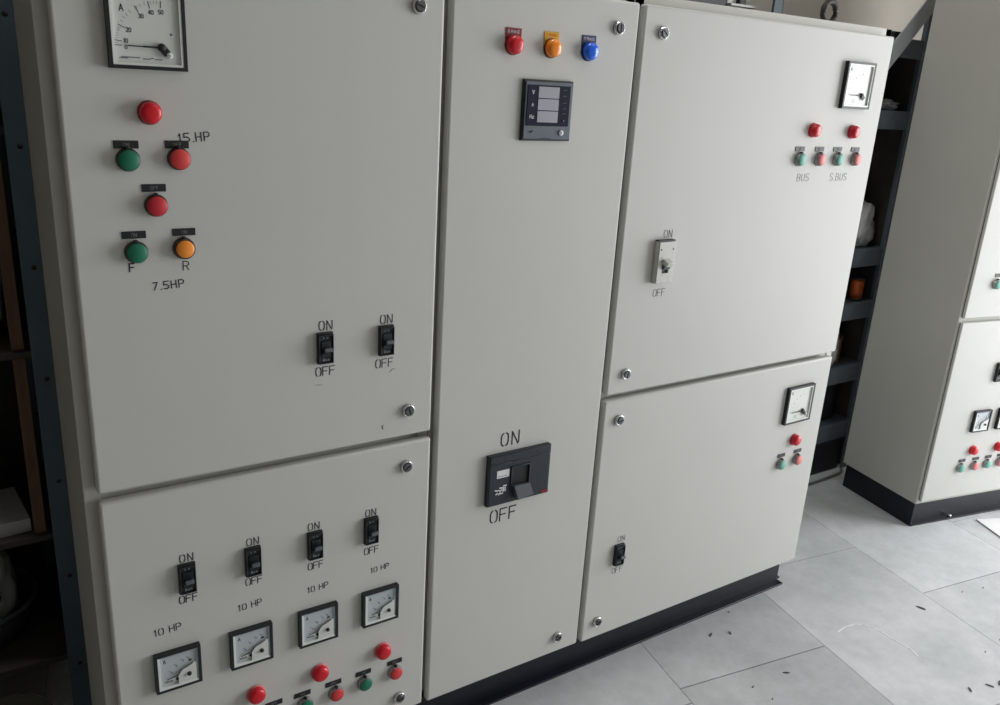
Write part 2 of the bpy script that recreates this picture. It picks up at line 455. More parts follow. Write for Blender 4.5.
# ---- left cabinet
cabL = unit('control_panel_cabinet', .393, ZB, 'tall grey cabinet with ten motor starter ammeters, push buttons and six black breakers, nearest the left rack', 'electrical cabinet')
cabL['label'] = 'leftmost grey steel control cabinet, five ammeters and six small black breakers on its two doors'
carcass(cabL, .116, .6655, .26, ZB, 1.412)
dU, oU = door(cabL, .132, .6595, .673, 1.395)
dL, oL = door(cabL, .132, .6605, .099, .660)
dial_big(cabL, .2372, 1.289)
lamp(cabL, .234, 1.1915)
for x, z, t in ((.2042,1.1515,'ON'), (.2661,1.1521,'OFF'), (.234,1.0966,'OFF'), (.2053,1.0363,'ON'), (.2684,1.0373,'ON')):
    plate(cabL, x, z, t)
button(cabL, .2042, 1.1332, GREEN, RINGD, 'green push button', cr=.0131)
button(cabL, .2662, 1.1345, REDB, RINGD, 'light red push button', cr=.0131)
button(cabL, .234, 1.0748, REDB2, RINGD, 'crimson push button', cr=.0131)
button(cabL, .2055, 1.0146, GREEN, RINGD, 'green push button', cr=.0131)
button(cabL, .2658, 1.0164, ORANG, RINGD, 'orange push button', cr=.0120)
for x, z in ((.4645,.8507), (.5674,.8507), (.2416,.5128), (.3419,.5128), (.4446,.5128), (.5448,.5134)): mcb(cabL, x, z)
lock(dU, .6121, 1.3508, math.radians(-20), oU); lock(dU, .6109, .7219, math.radians(-70), oU)
lock(dL, .6098, .619, math.radians(35), oL); lock(dL, .6072, .1406, math.radians(5), oL)
letter(dU, oU, [('15.HP', .2885, 1.1615, .0112, .0013, math.radians(5), .34), ('F', .1999, .9930, .0105, .0017, 0, .3), ('R', .2686, .9910, .0120, .0011, 0, .3),
                ('7.5HP', .2440, .9660, .0105, .0013, math.radians(3), .34)], PAINT)
letter(dU, oU, [('ON', .4690, .8840, .0140, .0014, 0, .3), ('ON', .5715, .8832, .0140, .0014, 0, .26),
                ('OFF', .4680, .8100, .0140, .0014, 0, .2), ('OFF', .5692, .8094, .0140, .0013, 0, .2)], PAINT)
letter(dL, oL, [('ON', .2440, .5425, .0125, .0013, 0, .34), ('ON', .3450, .5425, .0125, .0013, 0, .3), ('ON', .4458, .5430, .0125, .0013, 0, .3), ('ON', .5478, .5425, .0125, .0013, 0, .3),
                ('OFF', .2435, .4715, .0125, .0014, 0, .18), ('OFF', .3450, .4715, .0125, .0013, 0, .16), ('OFF', .4485, .4690, .0125, .0013, 0, .16), ('OFF', .5500, .4688, .0125, .0013, 0, .16)], PAINT)
letter(dL, oL, [('10 HP', .2100, .4262, .0115, .0012, math.radians(2), .26), ('10 HP', .3370, .4285, .0110, .0012, math.radians(2), .26),
                ('10 HP', .4520, .4250, .0105, .0012, math.radians(2), .26), ('10 HP', .5665, .4285, .0100, .0012, math.radians(2), .26)], PAINT)
# small scuffs in the paint of the upper door
for pts, w in (([(.579,.792),(.583,.797),(.588,.797)], .0007), ([(.5685,.700),(.5665,.697),(.5685,.693)], .0014), ([(.452,.789),(.462,.788)], .0006)):
    b = MB(); b.stroke([(x-oU[0], z-oU[2]) for x, z in pts], w, -.0001, PAINT2); child(b, 'scuff_mark', dU)
for x in (.2200, .3352, .4498, .5658): dial_small(cabL, x, .3548, .0688)
for x in (.3385, .4502, .5703): lamp(cabL, x, .2592, RED, COLP, r=.0146)
for x, z, t in ((.3705,.2210,'OFF'), (.4212,.2195,'ON'), (.4786,.2195,'OFF'), (.5363,.2190,'ON'), (.5993,.2188,'OFF')): plate(cabL, x, z, t)
for x, c, lb in ((.4231, GREEN, 'green push button'), (.4804, REDB, 'light red push button'), (.5354, GREEN, 'green push button'), (.5966, REDB, 'light red push button')):
    button(cabL, x, .2025, c, RING, lb, r=.0132, cr=.0122)
settle(cabL)

# ---- middle cabinet
cabM = unit('control_panel_cabinet', .855, ZB, 'narrow middle steel cabinet with red, amber and blue lamps and one large dark breaker', 'electrical cabinet')
carcass(cabM, .6660, 1.0475, .26, ZB, 1.412)
dM, oM = door(cabM, .6715, 1.0420, .097, 1.395)
for x, m, ink, t, lm, cm, lb in ((.7790, PLR, WHITE, 'R PHASE', RED, REDC, 'red indicator lamp'), (.8535, PLY, AMBER, 'Y PHASE', AMBER, RINGD, 'amber indicator lamp'), (.9307, PLB, WHITE, 'B PHASE', BLUE, PLB, 'blue indicator lamp')):
    p = plate(cabM, x+.0045, 1.3200, None, .030, .030, m, label={'R': 'dark red legend plate', 'Y': 'yellow legend plate', 'B': 'navy legend plate'}[t[0]])
    q = MB(); q.text(t, 0, .0095, .0040, -.0013, ink, w=.0006, gap=.25, d=.0002); child(q, 'lettering', p)
    lamp(cabM, x+.001, 1.3095, lm, cm, r=.0142, label=lb)
# multifunction meter
mx, mz, s = .8565, 1.2120, .0503
b = MB(); b.box(-s, s, -.0050, 0, -s*.96, s*.96, BLACK, .001)
b.box(-s+.003, s-.003, -.0075, -.005, -s*.96+.003, s*.96-.003, MFMG, .0008)
meter = child(b, 'digital_meter', cabM, (mx, 0, mz))
d = MB(); d.box(-.0440, .0425, -.0088, -.0070, -.0240, .0400, MFMN, .0005)
d.text('V', -.0335, .0285, .0060, -.0089, WHITE, w=.0010); d.text('A', -.0335, .0095, .0052, -.0089, WHITE, w=.0010); d.text('Hz', -.0335, -.0095, .0056, -.0089, WHITE, w=.0009)
for z in (.0335, .0240, .0130, .0040, -.0040): d.stroke([(.0270, z-.001), (.0300, z+.0008), (.0345, z+.0004)], .0008, -.0092, GREYP)
d.lathe([(0,-.0102),(.0014,-.0102),(.0014,-.009)], PALE, n=10, M=Matrix.Translation((.0310, 0, -.0150)))
child(d, 'display_panel', meter)
for z in (.0290, .0098, -.0094):
    w = MB(); w.box(-.0230, .0190, -.0094, -.0086, z-.0089, z+.0089, LCD, .0004); child(w, 'display_window', meter)
w = MB(); w.lathe([(0,-.0098),(.0042,-.0098),(.0046,-.0092),(.0046,-.0083)], WHITE, n=18, M=Matrix.Translation((.0290, 0, -.0345)))
w.lathe([(0,-.0102),(.0012,-.0102),(.0012,-.0096)], INKG, n=10, M=Matrix.Translation((.0290, 0, -.0345)))
child(w, 'round_key', meter)
w = MB(); w.stroke([(-.012, -.0440), (.008, -.0440)], .0010, -.0086, BLACK2); w.stroke([(-.036, -.034), (-.030, -.032), (-.034, -.036)], .0010, -.0086, MFMN); child(w, 'small_print', meter)
# moulded case breaker
bx, bz = .8485, .5500
FLAT = Matrix.Diagonal((1, .55, 1, 1))
w2, h2 = .0700, .0512
b = MB()
b.prism([(-w2, -h2), (w2, -h2), (w2, h2), (-w2, h2)], -.018, 0, NAVY)
b.box(-w2+.002, w2-.001, -.0215, -.017, h2-.016, h2-.001, NAVY, .001)
b.box(-w2+.002, -.0205, -.0200, -.017, -h2+.002, h2-.017, NAVY, .0012)
b.box(.0225, w2-.002, -.0200, -.017, -h2+.002, h2-.017, NAVY, .0012)
b.box(-.0205, .0225, -.0200, -.017, .022, h2-.017, NAVY, .0008)
b.box(-.020, .022, -.0183, -.0175, -.030, .022, NAVY2)
for x in (-.036, .037): b.lathe([(0,-.0218),(.0022,-.0218),(.0022,-.021)], NAVY2, n=12, M=Matrix.Translation((x, 0, h2-.0085)))
bmesh.ops.transform(b.bm, matrix=FLAT, verts=b.bm.verts)
brk = child(b, 'circuit_breaker', cabM, (bx, 0, bz), 'large dark blue grey breaker')
w = MB(); w.box(-.0215, -.0185, -.0245, -.0175, -.026, .0235, NAVY, .001); w.box(.0195, .0225, -.0245, -.0175, -.030, .0235, NAVY, .001); w.box(-.0215, .0225, -.0245, -.0175, .0205, .0235, NAVY, .001)
bmesh.ops.transform(w.bm, matrix=FLAT, verts=w.bm.verts)
child(w, 'handle_surround', brk)
w = MB()
M = Matrix.Translation((.002, -.010, -.026)) @ Matrix.Rotation(math.radians(-12), 4, 'X')
w.prism([(-.0185, .009), (.0165, .009), (.0235, -.0150), (-.0115, -.0185)], -.012, .004, GREYP, M=M)
child(w, 'handle', brk)
w = MB(); w.box(-.0520, -.0245, -.0206, -.0195, .0045, .0200, WHITE, .0002)
for q in range(3): w.stroke([(-.049+.007*q, .0080), (-.0445+.007*q, .0080)], .0016, -.0206, INKG)
bmesh.ops.transform(w.bm, matrix=FLAT, verts=w.bm.verts); child(w, 'rating_label', brk)
w = MB()
for q, (x0, z0, x1, z1) in enumerate(((-.054,-.019,-.049,-.021), (-.052,-.028,-.049,-.026), (-.044,-.016,-.038,-.0165), (-.036,-.013,-.030,-.013), (-.046,-.0205,-.042,-.0225), (-.040,-.0195,-.0375,-.0225), (-.0355,-.017,-.0345,-.024), (-.032,-.017,-.031,-.024), (-.046,-.029,-.043,-.026), (-.041,-.028,-.037,-.0275))):
    w.stroke([(x0, z0), (x1, z1)], .0028, -.0202, WHITE)
bmesh.ops.transform(w.bm, matrix=FLAT, verts=w.bm.verts); child(w, 'printed_marks', brk)
w = MB(); w.box(.0520, w2-.0005, -.0212, -.0190, -h2+.002, -h2+.0085, PLR, .0003); bmesh.ops.transform(w.bm, matrix=FLAT, verts=w.bm.verts); child(w, 'red_badge', brk)
letter(dM, oM, [('ON', .8285, .6262, .0255, .0026, 0, .34), ('OFF', .8238, .4695, .0255, .0026, 0, .24)], PAINT)
lock(dM, .9917, 1.3508, math.radians(92), oM); lock(dM, .9792, .1414, math.radians(32), oM)
settle(cabM)

# ---- right cabinet
cabR = unit('control_panel_cabinet', 1.4185, ZB, 'wide grey steel cabinet with one white breaker, eyebolt on top, right end of the row', 'electrical cabinet')
carcass(cabR, 1.0480, 1.8030, .26, ZB, 1.412)
dA, oA = door(cabR, 1.0540, 1.7850, .672, 1.395)
dB, oB = door(cabR, 1.0535, 1.7775, .094, .661)
dial_big(cabR, 1.6765, 1.2885, .096, full=False, knob=False)
dial_big(cabR, 1.6690, .5560, .094, full=False)
for x, z in ((1.5500,1.1935), (1.6835,1.1925), (1.6735,.4625)): lamp(cabR, x, z, RED, REDB2)
for x, c, lb in ((1.5200, MINT, 'pale green push button'), (1.5850, PINK, 'pale red push button'), (1.6475, MINT, 'pale green push button'), (1.7105, PINK, 'pale red push button')):
    button(cabR, x, 1.1335, c, RING, lb, r=.0132)
    plate(cabR, x+.0045, 1.1545, 'ON' if c is MINT else 'OFF', .030, .0098, BLACK2)
for x, c, lb in ((1.6347, MINT, 'pale green push button'), (1.6960, PINK, 'pale red push button')):
    button(cabR, x, .4050, c, RING, lb, r=.0132)
    plate(cabR, x+.0075, .4235, 'ON' if c is MINT else 'OFF', .028, .0098, BLACK2)
# white breaker
b = MB(); w_, h_ = .0225, .0415
b.box(-w_, w_, -.009, 0, -h_, h_, MCBW, .0015)
b.box(-w_+.001, w_-.001, -.0105, -.0005, h_-.0002, h_+.0022, BLACK)
b.box(-w_+.0015, w_-.0015, -.013, -.008, .005, h_-.001, MCBW, .001)
b.box(-w_+.0015, -.0085, -.013, -.008, -h_+.001, .006, MCBW, .001); b.box(.0085, w_-.0015, -.013, -.008, -h_+.001, .006, MCBW, .001)
b.box(-.0095, .0095, -.013, -.008, -h_+.001, -.021, MCBW, .001)
b.box(-.0095, .0095, -.0093, -.0085, -.022, .006, BLACK)
for x in (-.0155, .0155): b.lathe([(0,-.0133),(.0018,-.0133),(.0018,-.0125)], BLACK, n=10, M=Matrix.Translation((x, 0, .026)))
wb = child(b, 'circuit_breaker', cabR, (1.1615, 0, .9380), 'white breaker')
w = MB(); M = Matrix.Translation((0, -.010, .003)) @ Matrix.Rotation(math.radians(22), 4, 'X')
w.box(-.0085, .0085, -.0165, .002, -.0045, .0055, MCBW, .0015, M=M)
w.box(-.0085, .0085, -.012, -.002, -.013, -.0045, GREYP, .001, M=M)
child(w, 'toggle', wb)
w = MB(); w.text('AI', -.012, .0095, .003, -.0131, PALE, w=.0005); w.stroke([(-.013, .0035), (.002, .0035)], .0022, -.0131, PALE); child(w, 'printed_marks', wb)
mcb(cabR, 1.1292, .2985)
letter(dA, oA, [('ON', 1.1708, .9920, .0140, .0010, 0, .3), ('OFF', 1.1648, .8750, .0140, .0009, 0, .22)], PAINT2)
letter(dA, oA, [('BUS', 1.5500, 1.0950, .0150, .0011, 0, .35), ('S.BUS', 1.6720, 1.0950, .0150, .0011, 0, .35)], mat('faded_stencil', (158,158,158), rough=.8), label='faded grey lettering')
letter(dB, oB, [('ON', 1.1394, .3310, .0130, .0009, 0, .3), ('OFF', 1.1377, .2540, .0130, .0009, 0, .22)], PAINT2)
lock(dA, 1.0942, 1.3506, math.radians(-42), oA); lock(dA, 1.0933, .7165, math.radians(80), oA)
lock(dB, 1.0888, .6188, math.radians(8), oB); lock(dB, 1.0886, .1421, math.radians(30), oB)
b = MB()
b.tube([(.022*math.cos(2*PI*k/24), 0, .0300+.022*math.sin(2*PI*k/24)) for k in range(24)], .0066, BOLT, 10, True)
b.lathe([(0,.0),(.012,.0),(.012,.006),(.007,.009),(0,.009)], BOLT, 16, M=Matrix.Rotation(PI/2, 4, 'X'))
child(b, 'lifting_eyebolt', cabR, (1.706, .12, 1.4115))
settle(cabR)

# ---- plinth under the row
pl = empty('base_channel', (.92, .06, 0)); tag(pl, 'long dark painted steel channel under the row of three joined cabinets', 'base frame')
b = MB()
def cshape(b, x0, x1, yw, out, th=.005, ht=.0875, m=BASE):
    b.box(x0, x1, yw, yw+th, 0, ht, m, .001)
    b.box(x0, x1, yw-out, yw+th, 0, th, m, .001)
    b.box(x0, x1-.012, yw-out*.6, yw+th, ht-th, ht, m, .001)
b = MB(); cshape(b, .135-.92, 1.782-.92, .045-.06, .020); child(b, 'front_channel', pl)
b = MB(); b.box(1.782-.92-.006, 1.782-.92+.0005, -.0145, .17, 0, .0875, BASE, .001); b.box(1.782-.92, 1.782-.92+.018, -.010, .17, 0, .005, BASE, .001); child(b, 'end_channel', pl)
b = MB(); b.box(.135-.92, .135-.92+.006, -.004, .17, 0, .0875, BASE, .001); child(b, 'end_channel', pl)
b = MB(); b.box(.135-.92, 1.768-.92, .168, .174, 0, .0875, BASE, .001); child(b, 'rear_channel', pl)

# ---- second cabinet, turned a little
A2 = -math.radians(11.5)
cab2 = empty('control_panel_cabinet', (2.415, .046, 0), A2)
tag(cab2, 'tall free-standing grey steel cabinet on the far right, its plain side panel facing the row', 'electrical cabinet')
b = MB(); b.box(-.004, .76, -.005, .305, .080, 1.86, FRAME, .003)
child(b, 'carcass', cab2)
def door2(z0, z1):
    b = MB(); b.box(.004, .745, -.016, -.0068, 0, z1-z0, COAT, .003, 3); b.box(.006, .743, -.0070, -.0048, .002, z1-z0-.002, GASK)
    return child(b, 'door', cab2, (0, -.0, z0))
e1 = door2(.680, 1.80); e2 = door2(.092, .668)
def on2(o): o.location.y = -.016; return o
on2(dial_small(cab2, .174, .349, .069)); on2(dial_small(cab2, .279, .349, .069))
for x in (.1735, .282): on2(lamp(cab2, x, .250, RED, REDB2))
for x, c, lb in ((.137, MINT, 'pale green push button'), (.196, PINK, 'pale red push button'), (.251, MINT, 'pale green push button'), (.306, PINK, 'pale red push button')):
    on2(button(cab2, x, .194, c, RING, lb)); on2(plate(cab2, x+.002, .2175, 'ON' if c is MINT else 'OFF', .029, .0098, BLACK2))
on2(button(cab2, .099, .780, MINT, RING, 'pale green push button')); on2(plate(cab2, .102, .806, 'ON', .030, .0105, BLACK2))
on2(mcb(cab2, .203, .505, .032, .060))
b = MB(); cshape(b, .002, .75, .020, .022, ht=.080); child(b, 'front_channel', cab2)
b = MB(); b.box(.000, .005, .0, .290, 0, .080, BASE, .001); b.box(.000, .028, .02, .29, 0, .005, BASE, .001); child(b, 'end_channel', cab2)
b = MB(); b.box(.0, .75, .285, .290, 0, .080, BASE, .001); child(b, 'rear_channel', cab2)
b = MB(); b.lathe([(0,-.006),(.006,-.006),(.007,0),(0,0)], CHROME, 12, M=Matrix.Rotation(PI/2, 4, 'X')); child(b, 'fixing_bolt', cab2, (.175, .008, .011))

# ------------------------------------------------------------------ racks behind
def angle_post(root, x, y, h, sx, sy, z0=0, fw=.036, name='post', m=RACK, dot=None):
    b = MB(); t = .003
    b.box(0, sx*fw, 0, sy*t, 0, h, m, .0006); b.box(0, sx*t, 0, sy*fw, 0, h, m, .0006)
    z = (dot or .11)
    while z < h-.05:
        b.lathe([(0,-.0004),(.0045,-.0004),(.0045,.0002)], SLOT, 12, M=Matrix.Translation((sx*fw*.45, 0 if sy > 0 else sy*t, z)))
        z += .2
    return child(b, name, root, (x, y, z0))
def rack(label, x0, x1, y0, y1, h, shelves, m=RACKG, dot=None, brace=False, ty=.045, back=0, sy0=.004, pm=None, hl=None, hr=None):
    r = empty('storage_rack', ((x0+x1)/2, (y0+y1)/2, 0)); tag(r, label, 'storage rack')
    cx, cy = (x0+x1)/2, (y0+y1)/2
    for sx, xx in ((1, x0), (-1, x1)):
        for sy, yy in ((1, y0), (-1, y1)):
            angle_post(r, xx-cx, yy-cy, (hr if sy < 0 and hr else hl if sx > 0 and hl else h), sx, sy, dot=dot, m=pm or m)
    for z in shelves:
        b = MB()
        b.box(x0-cx+.004, x1-cx-.004, y0-cy+sy0, y1-cy-.004, -.0015, 0, m)
        b.box(x0-cx+.004, x1-cx-.004, y0-cy+sy0-.0005, y0-cy+sy0+.0015, -ty, 0, m, .0006)
        b.box(x0-cx+.004, x1-cx-.004, y1-cy-.0055, y1-cy-.0035, -ty, 0, m, .0006)
        child(b, 'shelf', r, (0, 0, z))
    if back:  # dark sheets added to stand for the shade inside the rack
        b = MB(); b.box(x1-cx+.0005, x1-cx+.002, y0-cy, y1-cy, .05, back, DARKB); child(b, 'shade_side_sheet', r)
        b = MB(); b.box(x0-cx+.004, x1-cx-.004, y1-cy+.001, y1-cy+.0025, .05, back, DARKB); child(b, 'shade_back_sheet', r)
    if brace:
        (bx0, bz0), (bx1, bz1) = brace
        b = MB(); L = math.hypot(bx1-bx0, bz1-bz0)
        M = Matrix.Translation((bx0-cx, y0-cy-.0035, bz0)) @ Matrix.Rotation(-math.atan2(bz1-bz0, bx1-bx0), 4, 'Y')
        b.box(0, L, -.002, .002, -.026, .026, mat('brace_paint', (176,180,184), rough=.5), M=M)
        child(b, 'diagonal_brace', r)
    return r
rack('dark blue slotted-angle rack behind the left cabinet, its front post beside the cabinet side', -.85, .134, .42, .78, 2.0, (.13, .40, .76, 1.14, 1.62), DARKB, dot=.11, back=1.95, ty=.012, sy0=.012, pm=RACK)
rack('blue-grey slotted-angle rack behind the middle of the cabinet row', 1.02, 1.935, .44, .80, 1.95, (.13, .60, 1.05, 1.455), RACK, hr=1.46)
rack('blue-grey shelving rack in the gap between the cabinet row and the far right cabinet', 1.965, 2.620, .42, .80, 2.02, (.18, .395, .62, .80, 1.235, 1.445), RACKG, brace=((2.235, 1.205), (2.70, 1.680)), ty=.055, back=1.43, hl=1.45, hr=1.45)

# things on and in the racks
def lump(name, mats, loc, size, seed, amp=.18, fr=2.2, sub=4, label=None, cat=None, group=None):
    from mathutils import noise as mn
    bm = bmesh.new(); bmesh.ops.create_icosphere(bm, subdivisions=sub, radius=1)
    for v in bm.verts:
        p = v.co.copy(); k = 1 + amp*mn.noise(p*fr+Vector((seed, 0, 0))) + amp*.5*mn.noise(p*fr*3.1+Vector((0, seed, 0)))
        v.co = Vector((p.x*k*size[0], p.y*k*size[1], max(p.z*k, -.8)*size[2] + .8*size[2]))
    for f in bm.faces: f.smooth = True
    me = bpy.data.meshes.new(name); bm.to_mesh(me); bm.free(); me.materials.append(mats)
    o = bpy.data.objects.new(name, me); COL.objects.link(o); o.location = loc
    return tag(o, label, cat, group)
def carton(name, m, loc, s, rz, label, cat, group=None, flaps=True, tape=True):
    o = empty(name, loc, rz); tag(o, label, cat, group)
    b = MB(); b.box(-s[0]/2, s[0]/2, -s[1]/2, s[1]/2, 0, s[2], m, .003); child(b, 'box_body', o)
    if flaps:
        b = MB(); b.box(-s[0]/2+.001, -.001, -s[1]/2, s[1]/2, s[2], s[2]+.003, m, .001); b.box(.001, s[0]/2-.001, -s[1]/2, s[1]/2, s[2], s[2]+.003, m, .001); child(b, 'flap', o)
    return o
def motor(loc, r, L, m, rz, label, group=None):
    o = empty('electric_motor', loc, rz); tag(o, label, 'motor', group)
    R = Matrix.Translation((0, 0, r+.012)) @ Matrix.Rotation(0, 4, 'X')
    b = MB(); prof = [(0, -L/2), (r*.7, -L/2), (r*.95, -L/2+.012)]
    n = 9
    for k in range(n):
        y = -L/2+.02+(L-.04)*k/n; prof += [(r, y), (r, y+.006), (r*.92, y+.007), (r*.92, y+(L-.04)/n-.001)]
    prof += [(r*.95, L/2-.012), (r*.7, L/2), (0, L/2)]
    b.lathe(prof, m, 24, M=R, smooth=False); child(b, 'housing', o)
    b = MB(); b.box(-r*.8, r*.8, -L*.35, -L*.2, 0, .016, m, .002); b.box(-r*.8, r*.8, L*.2, L*.35, 0, .016, m, .002); child(b, 'foot', o)
    b = MB(); b.lathe([(0,-L/2-.04),(.009,-L/2-.04),(.009,-L/2),(0,-L/2)], STEELD, 14, M=R); child(b, 'shaft', o)
    return o
# left rack
for z0, h, lb in ((.4005, .345, 'brown wooden batten between the two lower shelves of the left rack, beside the papers'), (.7605, .365, 'brown wooden batten beside the pale bag on the middle shelf of the left rack')):
    b = MB(); b.box(-.010, .010, -.008, .008, 0, h, WOOD, .0015)
    o = b.build('wooden_batten', None, (.080, .450, z0)); tag(o, lb, 'batten')
lump('plastic_bag', POLYW, (.000, .535, .7605), (.066, .06, .115), 3.1, .25, label='crumpled pale plastic bag on the middle shelf of the left rack', cat='bag')
o = empty('paper_stack', (-.03, .52, .4005), .1); tag(o, 'stack of pale papers on the left rack shelf above the clear bag', 'paper')
for k in range(5):
    b = MB(); b.box(-.11+.004*(k % 3), .09, -.07, .07+.003*k, .0, .005, PAPER, .0005); child(b, 'paper_sheaf', o, (0, 0, .0052*k))
def tub():
    o = empty('plastic_tub', (-.052, .592, .1305)); tag(o, 'dark round tub with a rolled rim low in the left rack', 'tub')
    R = Matrix.Rotation(-PI/2, 4, 'X')
    # lathe about y turned so y becomes up
    M = Matrix(((1,0,0,0),(0,0,1,0),(0,1,0,0),(0,0,0,1)))
    b = MB(); b.lathe([(0,0),(.095,0),(.118,.075),(.114,.075),(.092,.005),(0,.005)], TUB, 40, M=M); child(b, 'tub_body', o)
    b = MB(); b.tube([(.119*math.cos(2*PI*k/40), .119*math.sin(2*PI*k/40), .076) for k in range(40)], .0045, GREYP, 8, True); child(b, 'rim', o)
tub()
lump('plastic_bag', POLYG, (-.036, .578, .137), (.070, .068, .125), 8.4, .22, label='clear plastic bag of small bright hardware sitting in the dark tub', cat='bag')
for k, (x, y, z) in enumerate(((-.030, .502, .250), (-.018, .502, .229), (-.004, .504, .242), (-.022, .501, .215))):
    b = MB(); b.lathe([(.005,-.002),(.0095,-.002),(.0095,.002),(.005,.002),(.005,-.002)], CHROME, 16, M=Matrix.Rotation(.5*k, 4, 'Z'))
    o = b.build('washer', None, (x, y, z)); tag(o, 'small bright steel washer in the clear bag in the tub', 'washer', 'washers in the clear bag')
lump('cloth_sack', mat('olive_sack', (58,58,48), rough=.9, noise=.2, nscale=10), (-.035, .33, .0006), (.10, .08, .07), 2.2, .2, label='dark olive cloth sack on the floor before the left rack', cat='sack')
carton('cardboard_box', DARKB, (-.30, .60, .4005), (.30, .26, .26), .05, 'dusty dark box on the left rack shelf behind the papers', 'box')
carton('cardboard_box', DARKB, (-.20, .62, 1.1405), (.46, .26, .34), -.03, 'dusty dark box on the upper shelf of the left rack', 'box')
carton('cardboard_box', DARKB, (-.26, .62, .7605), (.34, .24, .30), .0, 'dusty dark box behind the pale bag on the left rack', 'box')
# goods seen over the top of the row
carton('tool_case', DARKM, (1.57, .60, 1.4555), (.36, .26, .20), 0, 'black case on the top shelf behind the middle cabinet', 'case', flaps=False)
carton('cardboard_box', DARKB, (1.27, .62, 1.4555), (.20, .24, .17), .1, 'dusty dark box on the top shelf left of the black case', 'box')
o = empty('metal_bracket', (1.83, .50, 1.4555)); tag(o, 'white metal bracket on the top shelf beside the blue post', 'bracket')
b = MB(); b.box(-.045, .045, 0, .004, 0, .10, MCBW, .001); child(b, 'upright', o)
b = MB(); b.box(-.045, .045, 0, .09, 0, .004, MCBW, .001); child(b, 'foot', o)
b = MB(); b.box(-.05, .05, -.02, .004, .02, .026, MCBW, .001); b.box(-.012, .012, -.014, .002, .026, .07, BLACK, .001); child(b, 'cross_bar', o)
# right rack
carton('black_crate', DARKM, (2.545, .57, 1.4455), (.10, .20, .022), 0, 'flat black case on the top shelf of the rack beside the far cabinet', 'case', flaps=False)
motor((2.42, .60, 1.2355), .075, .24, DARKM, .15, 'black ribbed motor on the second shelf of the right-hand rack')
lump('plastic_bag', POLY, (2.50, .465, 1.2355), (.06, .03, .018), 5.0, .3, label='flattened clear plastic bag on the second shelf in front of the motor', cat='bag')
carton('cardboard_box', DARKM, (2.42, .66, .8005), (.30, .20, .34), .04, 'tall black box under the second shelf of the right-hand rack', 'box')
lump('plastic_bag', POLYW, (2.500, .482, .8005), (.078, .038, .085), 1.7, .3, label='crumpled whitish plastic bag in front of the tall black box', cat='bag')
lump('cable_bundle', DARKB, (2.365, .475, .8005), (.040, .035, .045), 9.7, .3, label='dusty brown cable bundle left of the whitish bag', cat='cable')
motor((2.40, .62, .6205), .055, .20, DARKM, .1, 'dark ribbed motor on the shelf with the copper coil')
o = empty('copper_coil', (2.540, .462, .6205)); tag(o, 'orange copper winding coil on the third shelf of the right-hand rack', 'coil')
M = Matrix(((1,0,0,0),(0,0,1,0),(0,1,0,0),(0,0,0,1)))
b = MB(); b.lathe([(.010,.008),(.020,.008),(.021,.03),(.021,.055),(.020,.070),(.010,.070)], COPPER, 24, M=M); child(b, 'winding', o)
b = MB(); b.lathe([(0,0),(.025,0),(.025,.006),(.012,.008),(.012,.070),(.024,.072),(.024,.078),(0,.078)], BLACK2, 24, M=M); child(b, 'bobbin', o)
lump('plastic_bag', POLYW, (2.435, .462, .3955), (.04, .028, .095), 4.4, .25, label='pale plastic bag leaning on the cardboard box, fourth shelf of right-hand rack', cat='bag')
carton('cardboard_box', CARD, (2.515, .535, .3955), (.09, .12, .085), .5, 'open brown cardboard box on the fourth shelf of the right-hand rack', 'box')
motor((2.30, .62, .3955), .06, .20, DARKM, 0, 'dark ribbed motor left of the brown cardboard box')
carton('steel_box', DARKM, (2.38, .60, .1805), (.34, .26, .15), 0, 'long dark steel box on the lowest shelf of the right-hand rack', 'box', flaps=False)
carton('steel_box', DARKM, (2.295, .585, .0006), (.57, .31, .120), 0, 'low dark steel box on the floor under the right-hand rack', 'box', flaps=False)
b = MB(); b.tube([(-.25, 0, .012), (-.1, -.005, .010), (.05, -.005, .010), (.16, .0, .010), (.19, .010, .010), (.205, .022, .010)], .0045, mat('dull_steel', (150,152,156), rough=.35, metal=.8), 8)
o = b.build('bent_rod', None, (2.37, .388, -.004)); tag(o, 'thin bent steel rod on the floor in front of the right-hand rack', 'rod')

# ------------------------------------------------------------------ loose things on the floor
o = None
b = MB(); b.box(0, .34, -.26, 0, 0, .004, PLATE, .0006)
b.box(.0, .34, -.26, -.257, -.0, .0035, GASK); b.box(0, .0008, -.26, 0, 0, .0036, GASK)
o = b.build('steel_plate', None, (2.655, -.034, .0006)); o.rotation_euler = (0, 0, -math.radians(24))
tag(o, 'flat white painted plate lying on the floor before the far right cabinet', 'plate')
chips = [(2.024,-.228,.012,1.9),(1.907,-.493,.012,.4),(1.875,-.486,.009,2.0),(2.275,-.259,.004,0),(1.992,-.414,.004,.3),(1.44,-.036,.009,.5),(1.488,-.054,.007,1.2),
         (1.552,.008,.004,.5),(1.49,-.221,.008,2.6),(1.384,-.216,.005,.2),(1.392,-.264,.0035,.5),(2.201,-.241,.0035,.2),(1.82,-.47,.009,.9),(2.075,-.407,.003,.9)]
for k, (x, y, s, a) in enumerate(chips):
    b = MB(); b.prism([(-s, -s*.18), (s*.2, -s*.3), (s, .0), (s*.3, s*.25), (-s*.7, s*.22)], -.0007, .0007, CHIP, M=Matrix.Rotation(PI/2, 4, 'X'))
    o = b.build('wire_offcut', None, (x, y, .0010)); o.rotation_euler = (0, 0, a)
    tag(o, 'tiny dark offcut lying on the grey stone floor', 'offcut', 'dark offcuts scattered on the floor')

